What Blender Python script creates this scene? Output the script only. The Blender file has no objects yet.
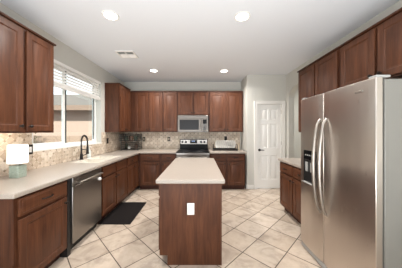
import bpy, bmesh, math, random
from mathutils import Vector, Matrix
random.seed(7)
C = bpy.context.scene.collection
SC = bpy.context.scene
PI = math.pi

# ------------------------------------------------------------------ camera, world, sun, large lights, exposure
CAM_H = 1.376
cam_d = bpy.data.cameras.new('camera')
cam_d.sensor_width = 36.0
cam_d.lens = 16.0
cam_d.shift_x = 1.0 / 402
cam_d.shift_y = -2.5 / 402
cam_d.clip_start = 0.05
cam = bpy.data.objects.new('camera', cam_d)
cam.location = (0, 0, CAM_H)
cam.rotation_euler = (PI / 2, 0, 0)
C.objects.link(cam)
SC.camera = cam

world = bpy.data.worlds.new('world')
SC.world = world
world.use_nodes = True
wb = world.node_tree.nodes['Background']
wb.inputs[0].default_value = (0.80, 0.90, 1.0, 1)
wb.inputs[1].default_value = 1.3

sun_d = bpy.data.lights.new('sun', 'SUN')
sun_d.energy = 5.0
sun_d.angle = 0.05
sun_d.color = (1.0, 0.955, 0.905)
sun = bpy.data.objects.new('sun', sun_d)
sun.rotation_euler = (math.radians(52), 0, math.radians(12))
C.objects.link(sun)


def area(name, loc, rot, sx, sy, energy, color):
    d = bpy.data.lights.new(name, 'AREA')
    d.shape = 'RECTANGLE'
    d.size = sx
    d.size_y = sy
    d.energy = energy
    d.color = color
    o = bpy.data.objects.new(name, d)
    o.location = loc
    o.rotation_euler = rot
    C.objects.link(o)
    return o


# unseen area light added at the rear wall opening to brighten the room
area('rear_fill_light', (-0.7, -3.12, 1.2), (PI / 2, 0, 0), 1.7, 1.9, 20, (0.98, 0.985, 1.0))
# upward area light added behind the camera to brighten the ceiling
area('ceiling_fill_light', (0.0, -0.72, 0.75), (PI - 0.30, 0, 0), 2.6, 1.1, 76, (0.90, 0.95, 1.0))
area('hall_fill_light', (2.9, 4.2, 2.70), (0, 0, 0), 0.4, 0.4, 16, (1.0, 0.97, 0.93))  # added light without a fixture, brightens the hall beyond the arch
sp_ = area('sink_window_portal', (-2.24, 3.015, 1.78), (0, -PI / 2, 0), 1.2, 1.5, 1, (1, 1, 1))
sp_.data.cycles.is_portal = True
DOWNLIGHT_W = 12.5
SC.view_settings.view_transform = 'Standard'
SC.view_settings.look = 'None'
SC.view_settings.gamma = 1.0
SC.view_settings.use_curve_mapping = False
SC.view_settings.exposure = 0.84

# ------------------------------------------------------------------ materials


def s2l(r, g, b):
    def f(c):
        c /= 255.0
        return c / 12.92 if c <= 0.04045 else ((c + 0.055) / 1.055) ** 2.4
    return (f(r), f(g), f(b), 1.0)


def mat(name, col, rough=0.5, metal=0.0, **kw):
    m = bpy.data.materials.new(name)
    m.use_nodes = True
    b = m.node_tree.nodes['Principled BSDF']
    b.inputs['Base Color'].default_value = col
    b.inputs['Roughness'].default_value = rough
    b.inputs['Metallic'].default_value = metal
    for k, v in kw.items():
        b.inputs[k.replace('_', ' ')].default_value = v
    return m


def N(m, t):
    return m.node_tree.nodes.new(t)


def L(m, a, b):
    m.node_tree.links.new(a, b)


def mathn(m, op, a, b=None):
    n = N(m, 'ShaderNodeMath')
    n.operation = op
    for i, v in enumerate((a, b)):
        if v is None:
            continue
        if isinstance(v, (int, float)):
            n.inputs[i].default_value = v
        else:
            L(m, v, n.inputs[i])
    return n.outputs[0]


def mixc(m, fac, a, b, mode='MIX'):
    n = N(m, 'ShaderNodeMix')
    n.data_type = 'RGBA'
    n.blend_type = mode
    for sock, v in ((n.inputs[0], fac), (n.inputs[6], a), (n.inputs[7], b)):
        if isinstance(v, (int, float)):
            sock.default_value = v
        elif isinstance(v, tuple):
            sock.default_value = v
        else:
            L(m, v, sock)
    return n.outputs[2]


def ramp(m, fac, stops):
    n = N(m, 'ShaderNodeValToRGB')
    els = n.color_ramp.elements
    els[0].position, els[0].color = stops[0]
    els[1].position, els[1].color = stops[-1]
    for p, c in stops[1:-1]:
        e = els.new(p)
        e.color = c
    L(m, fac, n.inputs[0])
    return n.outputs[0]


def noise(m, vec, scale, detail=4, rough=0.55, dist=0.0):
    n = N(m, 'ShaderNodeTexNoise')
    n.inputs['Scale'].default_value = scale
    n.inputs['Detail'].default_value = detail
    n.inputs['Roughness'].default_value = rough
    n.inputs['Distortion'].default_value = dist
    if vec is not None:
        L(m, vec, n.inputs['Vector'])
    return n.outputs['Fac']


def coords(m, scale=(1, 1, 1), rot=(0, 0, 0), loc=(0, 0, 0), rnd=False, kind='Object'):
    tc = N(m, 'ShaderNodeTexCoord')
    v = tc.outputs[kind]
    if rnd:
        oi = N(m, 'ShaderNodeObjectInfo')
        add = N(m, 'ShaderNodeVectorMath')
        add.operation = 'ADD'
        mul = mathn(m, 'MULTIPLY', oi.outputs['Random'], 17.0)
        cmb = N(m, 'ShaderNodeCombineXYZ')
        L(m, mul, cmb.inputs[0])
        L(m, mul, cmb.inputs[2])
        L(m, v, add.inputs[0])
        L(m, cmb.outputs[0], add.inputs[1])
        v = add.outputs[0]
    mp = N(m, 'ShaderNodeMapping')
    mp.inputs['Scale'].default_value = scale
    mp.inputs['Rotation'].default_value = rot
    mp.inputs['Location'].default_value = loc
    L(m, v, mp.inputs[0])
    return mp.outputs[0]


def bsdf(m):
    return m.node_tree.nodes['Principled BSDF']


def bump(m, h, strength=0.2, dist=0.01):
    n = N(m, 'ShaderNodeBump')
    n.inputs['Strength'].default_value = strength
    n.inputs['Distance'].default_value = dist
    L(m, h, n.inputs['Height'])
    L(m, n.outputs[0], bsdf(m).inputs['Normal'])


def wood(name, dark, mid, light, grain=(9, 9, 1.1)):
    m = mat(name, mid, 0.45)
    bsdf(m).inputs['Specular IOR Level'].default_value = 0.28
    v = coords(m, grain, rnd=True)
    n1 = noise(m, v, 2.2, 6, 0.6, 0.6)
    v2 = coords(m, (70, 70, 2.5), rnd=True)
    n2 = noise(m, v2, 1.5, 3, 0.5)
    c = ramp(m, n1, [(0.28, dark), (0.5, mid), (0.75, light)])
    f = ramp(m, n2, [(0.3, (0.80, 0.80, 0.80, 1)), (0.7, (1.1, 1.1, 1.1, 1))])
    L(m, mixc(m, 1.0, c, f, 'MULTIPLY'), bsdf(m).inputs['Base Color'])
    bump(m, n2, 0.05, 0.002)
    return m


M = {}
M['cherry'] = wood('cherry_wood', s2l(72, 41, 26), s2l(88, 52, 33), s2l(105, 64, 42))
M['cherry_flat'] = wood('cherry_wood_drawer', s2l(72, 41, 26), s2l(88, 52, 33), s2l(105, 64, 42), (1.1, 9, 9))
M['cherry_dark'] = wood('cherry_frame', s2l(60, 33, 21), s2l(76, 43, 27), s2l(89, 53, 34))
M['toe'] = wood('toe_kick_wood', s2l(58, 30, 21), s2l(70, 37, 26), s2l(82, 45, 31))
M['cab_inside'] = mat('cabinet_inside', s2l(150, 110, 80), 0.6)

m = M['wall'] = mat('wall_paint', s2l(204, 202, 194), 0.75)
n_ = noise(m, coords(m, kind='Object'), 90, 3)
bump(m, n_, 0.12, 0.003)
m = M['ceiling'] = mat('ceiling_paint', s2l(228, 230, 233), 0.85)
n_ = noise(m, coords(m, kind='Object'), 60, 4)
bump(m, n_, 0.15, 0.004)
M['trim'] = mat('white_trim_paint', s2l(238, 235, 229), 0.4)
M['door_white'] = mat('white_door_paint', s2l(240, 238, 233), 0.4)

# countertop: cream solid surface with a fine speckle
m = M['counter'] = mat('cream_countertop', s2l(180, 169, 157), 0.28)
n_ = noise(m, coords(m), 160, 3)
L(m, ramp(m, n_, [(0.35, s2l(158, 147, 136)), (0.6, s2l(170, 159, 148)), (0.8, s2l(179, 169, 158))]), bsdf(m).inputs['Base Color'])

# floor: square tiles laid diagonally
m = M['floor'] = mat('diagonal_floor_tile', s2l(200, 185, 165), 0.3)
v = coords(m, rot=(0, 0, -PI / 4), loc=(0.003, -0.025, 0))
br = N(m, 'ShaderNodeTexBrick')
br.offset = 0.0
br.squash = 1.0
L(m, v, br.inputs['Vector'])
for k, val in (('Scale', 1.0), ('Mortar Size', 0.0050), ('Mortar Smooth', 0.1), ('Bias', 0.0), ('Brick Width', 0.357), ('Row Height', 0.357)):
    br.inputs[k].default_value = val
br.inputs['Color1'].default_value = s2l(187, 171, 154)
br.inputs['Color2'].default_value = s2l(203, 188, 172)
br.inputs['Mortar'].default_value = s2l(74, 62, 50)
tile_off = N(m, 'ShaderNodeVectorMath')
tile_off.operation = 'MULTIPLY_ADD'
tile_off.inputs[1].default_value = (23, 31, 17)
L(m, br.outputs['Color'], tile_off.inputs[0])
L(m, coords(m), tile_off.inputs[2])
n1 = noise(m, tile_off.outputs[0], 4.2, 7, 0.62, 0.9)
n2 = noise(m, tile_off.outputs[0], 14, 5, 0.6, 0.4)
stain = ramp(m, n1, [(0.36, (0.74, 0.73, 0.73, 1)), (0.5, (0.97, 0.97, 0.965, 1)), (0.68, (1.05, 1.05, 1.05, 1))])
fine = ramp(m, n2, [(0.3, (0.93, 0.92, 0.91, 1)), (0.65, (1.03, 1.03, 1.03, 1))])
c = mixc(m, 1.0, br.outputs['Color'], stain, 'MULTIPLY')
c = mixc(m, 1.0, c, fine, 'MULTIPLY')
c = mixc(m, br.outputs['Fac'], c, s2l(74, 62, 50))
L(m, c, bsdf(m).inputs['Base Color'])
L(m, mathn(m, 'MULTIPLY_ADD', br.outputs['Fac'], 0.5), bsdf(m).inputs['Roughness'])
bsdf(m).inputs['Roughness'].default_value = 0.32
rr = N(m, 'ShaderNodeMath')
rr.operation = 'MULTIPLY_ADD'
rr.inputs[1].default_value = 0.5
rr.inputs[2].default_value = 0.24
L(m, br.outputs['Fac'], rr.inputs[0])
L(m, rr.outputs[0], bsdf(m).inputs['Roughness'])
bump(m, mathn(m, 'SUBTRACT', 1.0, br.outputs['Fac']), 0.3, 0.003)


def backsplash_mat(name, along):
    """tumbled stone squares set on the diagonal with small dark insets; along = 'x' or 'y' (the wall's own direction)"""
    m = mat(name, s2l(205, 192, 170), 0.5)
    tc = N(m, 'ShaderNodeTexCoord')
    sp = N(m, 'ShaderNodeSeparateXYZ')
    L(m, tc.outputs['Object'], sp.inputs[0])
    cb = N(m, 'ShaderNodeCombineXYZ')
    L(m, sp.outputs[0 if along == 'x' else 1], cb.inputs[0])
    L(m, sp.outputs[2], cb.inputs[1])
    mp = N(m, 'ShaderNodeMapping')
    mp.inputs['Rotation'].default_value = (0, 0, PI / 4)
    L(m, cb.outputs[0], mp.inputs[0])
    br = N(m, 'ShaderNodeTexBrick')
    br.offset = 0.0
    L(m, mp.outputs[0], br.inputs['Vector'])
    P = 0.075
    for k, val in (('Scale', 1.0), ('Mortar Size', 0.004), ('Mortar Smooth', 0.2), ('Brick Width', P), ('Row Height', P)):
        br.inputs[k].default_value = val
    br.inputs['Color1'].default_value = s2l(196, 176, 154)
    br.inputs['Color2'].default_value = s2l(236, 223, 206)
    br.inputs['Mortar'].default_value = s2l(222, 210, 193)
    s2 = N(m, 'ShaderNodeSeparateXYZ')
    L(m, mp.outputs[0], s2.inputs[0])

    def cell(o):
        a = mathn(m, 'MULTIPLY', o, 1 / P)
        a = mathn(m, 'ADD', a, 0.5)
        a = mathn(m, 'FRACT', a)
        a = mathn(m, 'SUBTRACT', a, 0.5)
        return mathn(m, 'ABSOLUTE', a)
    mx = mathn(m, 'MAXIMUM', cell(s2.outputs[0]), cell(s2.outputs[1]))
    inset = mathn(m, 'LESS_THAN', mx, 0.155)
    n1 = noise(m, cb.outputs[0], 30, 4)
    tone = ramp(m, n1, [(0.3, (0.80, 0.78, 0.76, 1)), (0.7, (1.06, 1.06, 1.06, 1))])
    c = mixc(m, 1.0, br.outputs['Color'], tone, 'MULTIPLY')
    n2 = noise(m, cb.outputs[0], 11, 1)
    ins_col = ramp(m, n2, [(0.38, s2l(140, 120, 98)), (0.62, s2l(196, 176, 150))])
    c = mixc(m, inset, c, ins_col)
    L(m, c, bsdf(m).inputs['Base Color'])
    bump(m, mathn(m, 'SUBTRACT', 1.0, br.outputs['Fac']), 0.3, 0.003)
    return m


M['splash_x'] = backsplash_mat('backsplash_tile_back', 'x')
M['splash_y'] = backsplash_mat('backsplash_tile_left', 'y')


def steel(name, col, rough, stretch=(2, 2, 90), amp=0.06):
    m = mat(name, col, rough, 1.0)
    n1 = noise(m, coords(m, stretch), 3, 3)
    rr = N(m, 'ShaderNodeMath')
    rr.operation = 'MULTIPLY_ADD'
    rr.inputs[1].default_value = amp * 2
    rr.inputs[2].default_value = rough - amp
    L(m, n1, rr.inputs[0])
    L(m, rr.outputs[0], bsdf(m).inputs['Roughness'])
    bump(m, n1, 0.03, 0.001)
    return m


M['steel'] = steel('stainless_steel', s2l(206, 197, 189), 0.30, (90, 90, 2))
fm = M['steel']
wv = noise(fm, coords(fm, (7, 0.0, 0.5)), 1.0, 1, 0.4)
bp = N(fm, 'ShaderNodeBump')
bp.inputs['Strength'].default_value = 0.35
bp.inputs['Distance'].default_value = 0.02
L(fm, wv, bp.inputs['Height'])
L(fm, bp.outputs[0], bsdf(fm).inputs['Normal'])
tg = N(M['steel'], 'ShaderNodeTangent')
tg.direction_type = 'RADIAL'
tg.axis = 'Z'
L(M['steel'], tg.outputs[0], bsdf(M['steel']).inputs['Tangent'])
bsdf(M['steel']).inputs['Anisotropic'].default_value = 0.5
bsdf(M['steel']).inputs['Anisotropic Rotation'].default_value = 0.0
M['steel_dw'] = steel('stainless_steel_dishwasher', s2l(158, 153, 148), 0.34)
M['steel_bright'] = steel('stainless_steel_handle', s2l(166, 159, 151), 0.36)
M['steel_range'] = steel('stainless_steel_range', s2l(116, 110, 104), 0.38, (2, 2, 90))
M['fridge_side'] = mat('grey_fridge_case', s2l(122, 119, 112), 0.5)
M['gasket'] = mat('dark_rubber', s2l(45, 45, 45), 0.7)
M['steel_panel'] = steel('stainless_steel_panel', s2l(160, 155, 150), 0.36, (2, 2, 90))
M['black_gloss'] = mat('black_glass', s2l(10, 10, 12), 0.3, Specular_IOR_Level=0.12)
M['black'] = mat('black_plastic', s2l(22, 22, 23), 0.4)
M['mw_glass'] = mat('microwave_glass', s2l(44, 44, 45), 0.2, Specular_IOR_Level=0.12)
M['burner'] = mat('burner_ring', s2l(70, 70, 72), 0.3)
M['bronze'] = mat('dark_bronze', s2l(44, 37, 33), 0.38, 0.6)
M['bronze_black'] = mat('oil_rubbed_bronze', s2l(34, 29, 27), 0.35, 0.5)
M['white_plastic'] = mat('white_plastic', s2l(240, 239, 236), 0.35)
M['grey_plastic'] = mat('grey_plastic', s2l(160, 158, 154), 0.45)
M['almond'] = mat('almond_plastic', s2l(188, 174, 152), 0.4)
M['slot'] = mat('outlet_slot', s2l(60, 58, 56), 0.6)
M['porcelain'] = mat('white_porcelain', s2l(240, 238, 233), 0.15)
M['sink'] = mat('off_white_sink', s2l(232, 226, 214), 0.25)
M['chrome'] = mat('drain_metal', s2l(190, 190, 188), 0.2, 1.0)
M['soap'] = mat('milky_soap_bottle', s2l(222, 226, 220), 0.2)
m = M['sage'] = mat('sage_ceramic', s2l(160, 178, 160), 0.4)
n_ = noise(m, coords(m), 40, 4)
L(m, ramp(m, n_, [(0.3, s2l(142, 155, 140)), (0.7, s2l(164, 174, 160))]), bsdf(m).inputs['Base Color'])
m = M['shade'] = mat('white_linen_shade', s2l(246, 243, 236), 0.8)
bsdf(m).inputs['Emission Color'].default_value = (1, 0.96, 0.9, 1)
bsdf(m).inputs['Emission Strength'].default_value = 0.55
m = M['mat_rubber'] = mat('black_floor_mat', s2l(25, 21, 20), 0.75, Specular_IOR_Level=0.15)
bump(m, noise(m, coords(m), 220, 2), 0.3, 0.002)
M['beige_stone'] = mat('beige_canister', s2l(176, 160, 138), 0.5)
M['green_glass'] = mat('dark_green_glass', s2l(44, 54, 38), 0.12)
M['amber'] = mat('brown_jar', s2l(84, 56, 34), 0.2)
M['blind'] = mat('white_blind', s2l(246, 244, 240), 0.5)
M['vinyl'] = mat('white_window_vinyl', s2l(240, 240, 237), 0.4)
M['stile_shade'] = mat('dark_stile_and_shade', s2l(70, 74, 72), 0.5)
m = M['lens'] = mat('lit_lamp_lens', (1, 1, 1, 1), 0.5)
bsdf(m).inputs['Emission Color'].default_value = (1, 0.97, 0.92, 1)
bsdf(m).inputs['Emission Strength'].default_value = 6.0
m = M['display'] = mat('range_clock', s2l(20, 22, 26), 0.15)
bsdf(m).inputs['Emission Color'].default_value = s2l(150, 190, 255)
bsdf(m).inputs['Emission Strength'].default_value = 0.5
M['vent_dark'] = mat('duct_inside', s2l(40, 40, 38), 0.8)
m = M['stucco'] = mat('neighbour_stucco', s2l(172, 150, 136), 0.9)
bump(m, noise(m, coords(m), 25, 4), 0.3, 0.02)
m = M['roof_tile'] = mat('neighbour_roof', s2l(112, 104, 97), 0.85)
w_ = N(m, 'ShaderNodeTexWave')
w_.inputs['Scale'].default_value = 4.0
L(m, coords(m), w_.inputs['Vector'])
bump(m, w_.outputs['Fac'], 0.6, 0.05)
M['fascia'] = mat('neighbour_fascia', s2l(130, 110, 96), 0.8)
m = M['block'] = mat('garden_block_wall', s2l(150, 128, 112), 0.9)
bump(m, noise(m, coords(m), 18, 4), 0.3, 0.02)
M['gravel'] = mat('yard_gravel', s2l(196, 178, 156), 0.95)
n_ = noise(M['gravel'], coords(M['gravel']), 30, 5)
L(M['gravel'], ramp(M['gravel'], n_, [(0.35, s2l(106, 93, 80)), (0.65, s2l(130, 117, 104))]), bsdf(M['gravel']).inputs['Base Color'])
M['leaf'] = mat('dry_leaves', s2l(92, 82, 58), 0.7)
M['twig'] = mat('bark', s2l(110, 92, 74), 0.9)

m = M['glass'] = bpy.data.materials.new('window_glass')
m.use_nodes = True
nt = m.node_tree
nt.nodes.remove(nt.nodes['Principled BSDF'])
tr = nt.nodes.new('ShaderNodeBsdfTransparent')
tr.inputs[0].default_value = (0.93, 0.96, 0.94, 1)
gl = nt.nodes.new('ShaderNodeBsdfGlossy')
gl.inputs['Roughness'].default_value = 0.02
mx = nt.nodes.new('ShaderNodeMixShader')
mx.inputs[0].default_value = 0.06
nt.links.new(tr.outputs[0], mx.inputs[1])
nt.links.new(gl.outputs[0], mx.inputs[2])
nt.links.new(mx.outputs[0], nt.nodes['Material Output'].inputs[0])

# ------------------------------------------------------------------ mesh builder


class MB:
    def __init__(self):
        self.bm = bmesh.new()

    def box(self, x0, x1, y0, y1, z0, z1):
        vs = [self.bm.verts.new(p) for p in ((x0, y0, z0), (x1, y0, z0), (x1, y1, z0), (x0, y1, z0), (x0, y0, z1), (x1, y0, z1), (x1, y1, z1), (x0, y1, z1))]
        for f in ((0, 3, 2, 1), (4, 5, 6, 7), (0, 1, 5, 4), (1, 2, 6, 5), (2, 3, 7, 6), (3, 0, 4, 7)):
            self.bm.faces.new([vs[i] for i in f])
        return self

    def tube(self, pts, r, seg=10, closed=False):
        pts = [Vector(p) for p in pts]
        n = len(pts)
        rs = r if isinstance(r, (list, tuple)) else [r] * n
        rings = []
        up = None
        for i, p in enumerate(pts):
            if closed:
                d = pts[(i + 1) % n] - pts[i - 1]
            else:
                d = pts[min(i + 1, n - 1)] - pts[max(i - 1, 0)]
            d.normalize()
            if up is None:
                up = Vector((0, 0, 1)) if abs(d.z) < 0.9 else Vector((1, 0, 0))
            a = d.cross(up)
            a.normalize()
            b = a.cross(d)
            b.normalize()
            up = b
            rings.append([self.bm.verts.new(p + (a * math.cos(2 * PI * k / seg) + b * math.sin(2 * PI * k / seg)) * rs[i]) for k in range(seg)])
        m_ = n if closed else n - 1
        for i in range(m_):
            r0, r1 = rings[i], rings[(i + 1) % n]
            for k in range(seg):
                self.bm.faces.new((r0[k], r0[(k + 1) % seg], r1[(k + 1) % seg], r1[k]))
        if not closed:
            self.bm.faces.new(list(reversed(rings[0])))
            self.bm.faces.new(rings[-1])
        return self

    def lathe(self, prof, centre=(0, 0, 0), axis='z', seg=20):
        """prof: list of (radius, height)"""
        c = Vector(centre)
        rings = []
        for (r, h) in prof:
            ring = []
            for k in range(seg):
                a = 2 * PI * k / seg
                u, w = r * math.cos(a), r * math.sin(a)
                p = {'z': (u, w, h), 'y': (u, h, w), 'x': (h, u, w)}[axis]
                ring.append(self.bm.verts.new(c + Vector(p)))
            rings.append(ring)
        for r0, r1 in zip(rings, rings[1:]):
            for k in range(seg):
                self.bm.faces.new((r0[k], r0[(k + 1) % seg], r1[(k + 1) % seg], r1[k]))
        self.bm.faces.new(list(reversed(rings[0])))
        self.bm.faces.new(rings[-1])
        return self

    def prism(self, pts, vec):
        """a closed outline (3-D points) extruded along vec"""
        vec = Vector(vec)
        a = [self.bm.verts.new(Vector(p)) for p in pts]
        b = [self.bm.verts.new(Vector(p) + vec) for p in pts]
        n = len(a)
        self.bm.faces.new(a)
        self.bm.faces.new(list(reversed(b)))
        for i in range(n):
            self.bm.faces.new((a[i], b[i], b[(i + 1) % n], a[(i + 1) % n]))
        return self

    def cells(self, xs, ys, inside, z0, z1):
        """a slab made of plan cells; walls only on the outline, so a bevel rounds only true edges"""
        V = {}

        def v(i, j, z):
            if (i, j, z) not in V:
                V[(i, j, z)] = self.bm.verts.new((xs[i], ys[j], z))
            return V[(i, j, z)]
        nx, ny = len(xs) - 1, len(ys) - 1

        def on(i, j):
            return 0 <= i < nx and 0 <= j < ny and inside((xs[i] + xs[i + 1]) / 2, (ys[j] + ys[j + 1]) / 2)
        for i in range(nx):
            for j in range(ny):
                if not on(i, j):
                    continue
                self.bm.faces.new((v(i, j, z1), v(i + 1, j, z1), v(i + 1, j + 1, z1), v(i, j + 1, z1)))
                self.bm.faces.new((v(i, j, z0), v(i, j + 1, z0), v(i + 1, j + 1, z0), v(i + 1, j, z0)))
                for di, dj, a, b in ((-1, 0, (i, j + 1), (i, j)), (1, 0, (i + 1, j), (i + 1, j + 1)), (0, -1, (i, j), (i + 1, j)), (0, 1, (i + 1, j + 1), (i, j + 1))):
                    if not on(i + di, j + dj):
                        self.bm.faces.new((v(*a, z0), v(*b, z0), v(*b, z1), v(*a, z1)))
        return self

    def board(self, xs, zs, panels, t, rings):
        """an upright board, front at y=-t, back at y=0; cells listed in panels are moulded by rings of (inset, depth)"""
        V = {}

        def v(x, y, z):
            k = (round(x, 5), round(y, 5), round(z, 5))
            if k not in V:
                V[k] = self.bm.verts.new((x, y, z))
            return V[k]
        F = -t
        for i in range(len(xs) - 1):
            for j in range(len(zs) - 1):
                x0, x1, z0, z1 = xs[i], xs[i + 1], zs[j], zs[j + 1]
                loop = [v(x0, F, z0), v(x1, F, z0), v(x1, F, z1), v(x0, F, z1)]
                if (i, j) in panels:
                    for (ins, dep) in rings:
                        nl = [v(x0 + ins, F + dep, z0 + ins), v(x1 - ins, F + dep, z0 + ins), v(x1 - ins, F + dep, z1 - ins), v(x0 + ins, F + dep, z1 - ins)]
                        for k in range(4):
                            self.bm.faces.new((loop[k], loop[(k + 1) % 4], nl[(k + 1) % 4], nl[k]))
                        loop = nl
                self.bm.faces.new(loop)
        bx = [v(x, 0, zs[0]) for x in xs] + [v(x, 0, zs[-1]) for x in reversed(xs)]
        self.bm.faces.new([v(xs[0], 0, zs[0]), v(xs[0], 0, zs[-1]), v(xs[-1], 0, zs[-1]), v(xs[-1], 0, zs[0])])
        for j in range(len(zs) - 1):
            for x in (xs[0], xs[-1]):
                fr = [v(x, F, zs[j]), v(x, F, zs[j + 1])]
                b0 = v(x, 0, zs[j]) if j == 0 else None
                b1 = v(x, 0, zs[j + 1]) if j == len(zs) - 2 else None
        left = [v(xs[0], F, z) for z in zs]
        self.bm.faces.new(left + [v(xs[0], 0, zs[-1]), v(xs[0], 0, zs[0])])
        right = [v(xs[-1], F, z) for z in reversed(zs)]
        self.bm.faces.new(right + [v(xs[-1], 0, zs[0]), v(xs[-1], 0, zs[-1])])
        bot = [v(x, F, zs[0]) for x in reversed(xs)]
        self.bm.faces.new(bot + [v(xs[0], 0, zs[0]), v(xs[-1], 0, zs[0])])
        top = [v(x, F, zs[-1]) for x in xs]
        self.bm.faces.new(top + [v(xs[-1], 0, zs[-1]), v(xs[0], 0, zs[-1])])
        loose = [w for w in self.bm.verts if not w.link_faces]
        for w in loose:
            self.bm.verts.remove(w)
        return self

    def build(self, name, material, parent=None, loc=(0, 0, 0), rotz=0.0, bevel=0.0, segs=2, smooth=True):
        bmesh.ops.recalc_face_normals(self.bm, faces=self.bm.faces[:])
        me = bpy.data.meshes.new(name)
        self.bm.to_mesh(me)
        self.bm.free()
        if smooth:
            for p in me.polygons:
                p.use_smooth = True
            me.set_sharp_from_angle(angle=math.radians(32))
        me.materials.append(material)
        o = bpy.data.objects.new(name, me)
        C.objects.link(o)
        o.parent = parent
        o.location = loc
        o.rotation_euler = (0, 0, rotz)
        if bevel:
            b = o.modifiers.new('bevel', 'BEVEL')
            b.width = bevel
            b.segments = segs
            b.limit_method = 'ANGLE'
            b.angle_limit = math.radians(40)
        return o


def tag(o, label, cat, group=None):
    o['label'] = label
    o['category'] = cat
    if group:
        o['group'] = group
    return o


def thing(name, label, cat, loc=(0, 0, 0), rotz=0.0, group=None):
    o = bpy.data.objects.new(name, None)
    o.empty_display_size = 0.1
    C.objects.link(o)
    o.location = loc
    o.rotation_euler = (0, 0, rotz)
    return tag(o, label, cat, group)


def struct(o):
    o['kind'] = 'structure'
    return o


def copy_tree(o, parent=None):
    c = o.copy()
    C.objects.link(c)
    c.parent = parent
    for ch in list(o.children):
        copy_tree(ch, c)
    return c


def arc(cx, cz, r, a0, a1, n):
    return [(cx + r * math.cos(a0 + (a1 - a0) * k / n), cz + r * math.sin(a0 + (a1 - a0) * k / n)) for k in range(n + 1)]


# ------------------------------------------------------------------ the setting
XL, XR, YB, ZC = -2.10, 2.07, 4.92, 2.735
YP, XP = 4.29, 1.125           # pantry wall and its return
YR = -3.2
WY0, WY1, WZ0, WZ1 = 2.25, 3.78, 1.14, 2.42   # window opening

struct(MB().box(XL - 0.16, 3.9, YR - 0.16, 5.9, -0.1, 0.0).build('floor', M['floor']))
struct(MB().box(XL - 0.16, 3.9, YR - 0.16, 5.9, ZC, ZC + 0.1).build('ceiling', M['ceiling']))
w = MB()
w.box(XL - 0.15, XL, YR, WY0, 0, ZC)
w.box(XL - 0.15, XL, WY1, YB + 0.15, 0, ZC)
w.box(XL - 0.15, XL, WY0, WY1, 0, WZ0)
w.box(XL - 0.15, XL, WY0, WY1, WZ1, ZC)
struct(w.build('wall_left', M['wall']))
struct(MB().box(XL, XP, YB, YB + 0.15, 0, ZC).build('wall_back', M['wall']))
DX0, DX1, DZ = 1.372, 1.962, 2.035
w = MB()
w.box(XP, XP + 0.12, YP + 0.12, YB + 0.15, 0, ZC)
w.box(XP, DX0, YP, YP + 0.12, 0, ZC)
w.box(DX1, XR + 0.13, YP, YP + 0.12, 0, ZC)
w.box(DX0, DX1, YP, YP + 0.12, DZ, ZC)
struct(w.build('wall_pantry', M['wall']))
# right wall with the arched opening
AY0, AY1, ASP, ATOP = 3.27, 4.17, 2.16, 2.40
out = [(XR, YR, 0), (XR, AY0, 0), (XR, AY0, ASP)]
for k in range(1, 16):
    a = PI - PI * k / 16
    out.append((XR, (AY0 + AY1) / 2 + (AY1 - AY0) / 2 * math.cos(a), ASP + (ATOP - ASP) * math.sin(a)))
out += [(XR, AY1, ASP), (XR, AY1, 0), (XR, YP, 0), (XR, YP, ZC), (XR, YR, ZC)]
struct(MB().prism(out, (0.13, 0, 0)).build('wall_right', M['wall'], smooth=False))
w = MB()
w.box(3.6, 3.75, YR, 5.75, 0, ZC)
struct(w.build('wall_hall', M['wall']))
struct(MB().box(XR + 0.13, 3.6, 5.6, 5.75, 0, ZC).build('wall_hall_end', M['wall']))
# rear wall of the open living area, its unglazed opening added to let soft fill in
w = MB()
w.box(XL - 0.15, -1.6, YR - 0.15, YR, 0, ZC)
w.box(0.2, 3.75, YR - 0.15, YR, 0, ZC)
w.box(-1.6, 0.2, YR - 0.15, YR, 2.2, ZC)
w.box(-1.6, 0.2, YR - 0.15, YR, 0, 0.2)
struct(w.build('wall_rear', M['wall']))
# baseboards
struct(MB().box(XP + 0.001, DX0 - 0.08, YP - 0.014, YP - 0.001, 0, 0.10).build('baseboard_pantry', M['trim'], bevel=0.004))
struct(MB().box(XR - 0.014, XR - 0.001, 4.18, YP - 0.001, 0, 0.10).build('baseboard_right', M['trim'], bevel=0.004))
struct(MB().box(XP - 0.014, XP - 0.001, YP - 0.014, YP + 0.2, 0, 0.10).build('baseboard_return', M['trim'], bevel=0.004))

# pantry door
d1 = bpy.data.objects.new('door_1', None)
C.objects.link(d1)
d1.location = (DX0, YP, 0)
struct(d1)
DW = DX1 - DX0
c_ = MB()
for (x0, x1, z0, z1) in ((-0.075, 0.0, 0, DZ + 0.075), (DW, DW + 0.075, 0, DZ + 0.075), (0.0, DW, DZ, DZ + 0.075)):
    c_.box(x0, x1, -0.018, -0.001, z0, z1)
for (x0, x1, z0, z1) in ((-0.075, -0.055, 0, DZ + 0.075), (DW + 0.055, DW + 0.075, 0, DZ + 0.075), (-0.075, DW + 0.075, DZ + 0.055, DZ + 0.075)):
    c_.box(x0, x1, -0.026, -0.018, z0, z1)
c_.build('casing', M['trim'], d1, bevel=0.003)
sx = [0.004, 0.095, 0.265, 0.325, 0.495, DW - 0.004]
sz = [0.012, 0.22, 0.80, 0.98, 1.56, 1.66, 1.92, DZ - 0.004]
slab = MB().board(sx, sz, {(1, 1), (3, 1), (1, 3), (3, 3), (1, 5), (3, 5)}, 0.035, [(0.012, 0.010), (0.022, 0.010), (0.042, 0.003)]).build('door_slab', M['door_white'], d1, loc=(0, 0.055, 0))
h = MB()
h.lathe([(0.031, 0.0), (0.031, -0.008), (0.012, -0.012), (0.012, -0.05)], (0.06, -0.035, 0.93), 'y', 16)
h.tube([(0.06, -0.081, 0.93), (0.10, -0.083, 0.932), (0.165, -0.078, 0.928)], [0.011, 0.009, 0.007], 8)
h.build('door_handle', M['bronze'], slab)
hg = MB()
for z in (0.25, 1.05, 1.80):
    hg.lathe([(0.007, z), (0.007, z + 0.09)], (DW - 0.004, -0.041, 0), 'z', 8)
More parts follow.
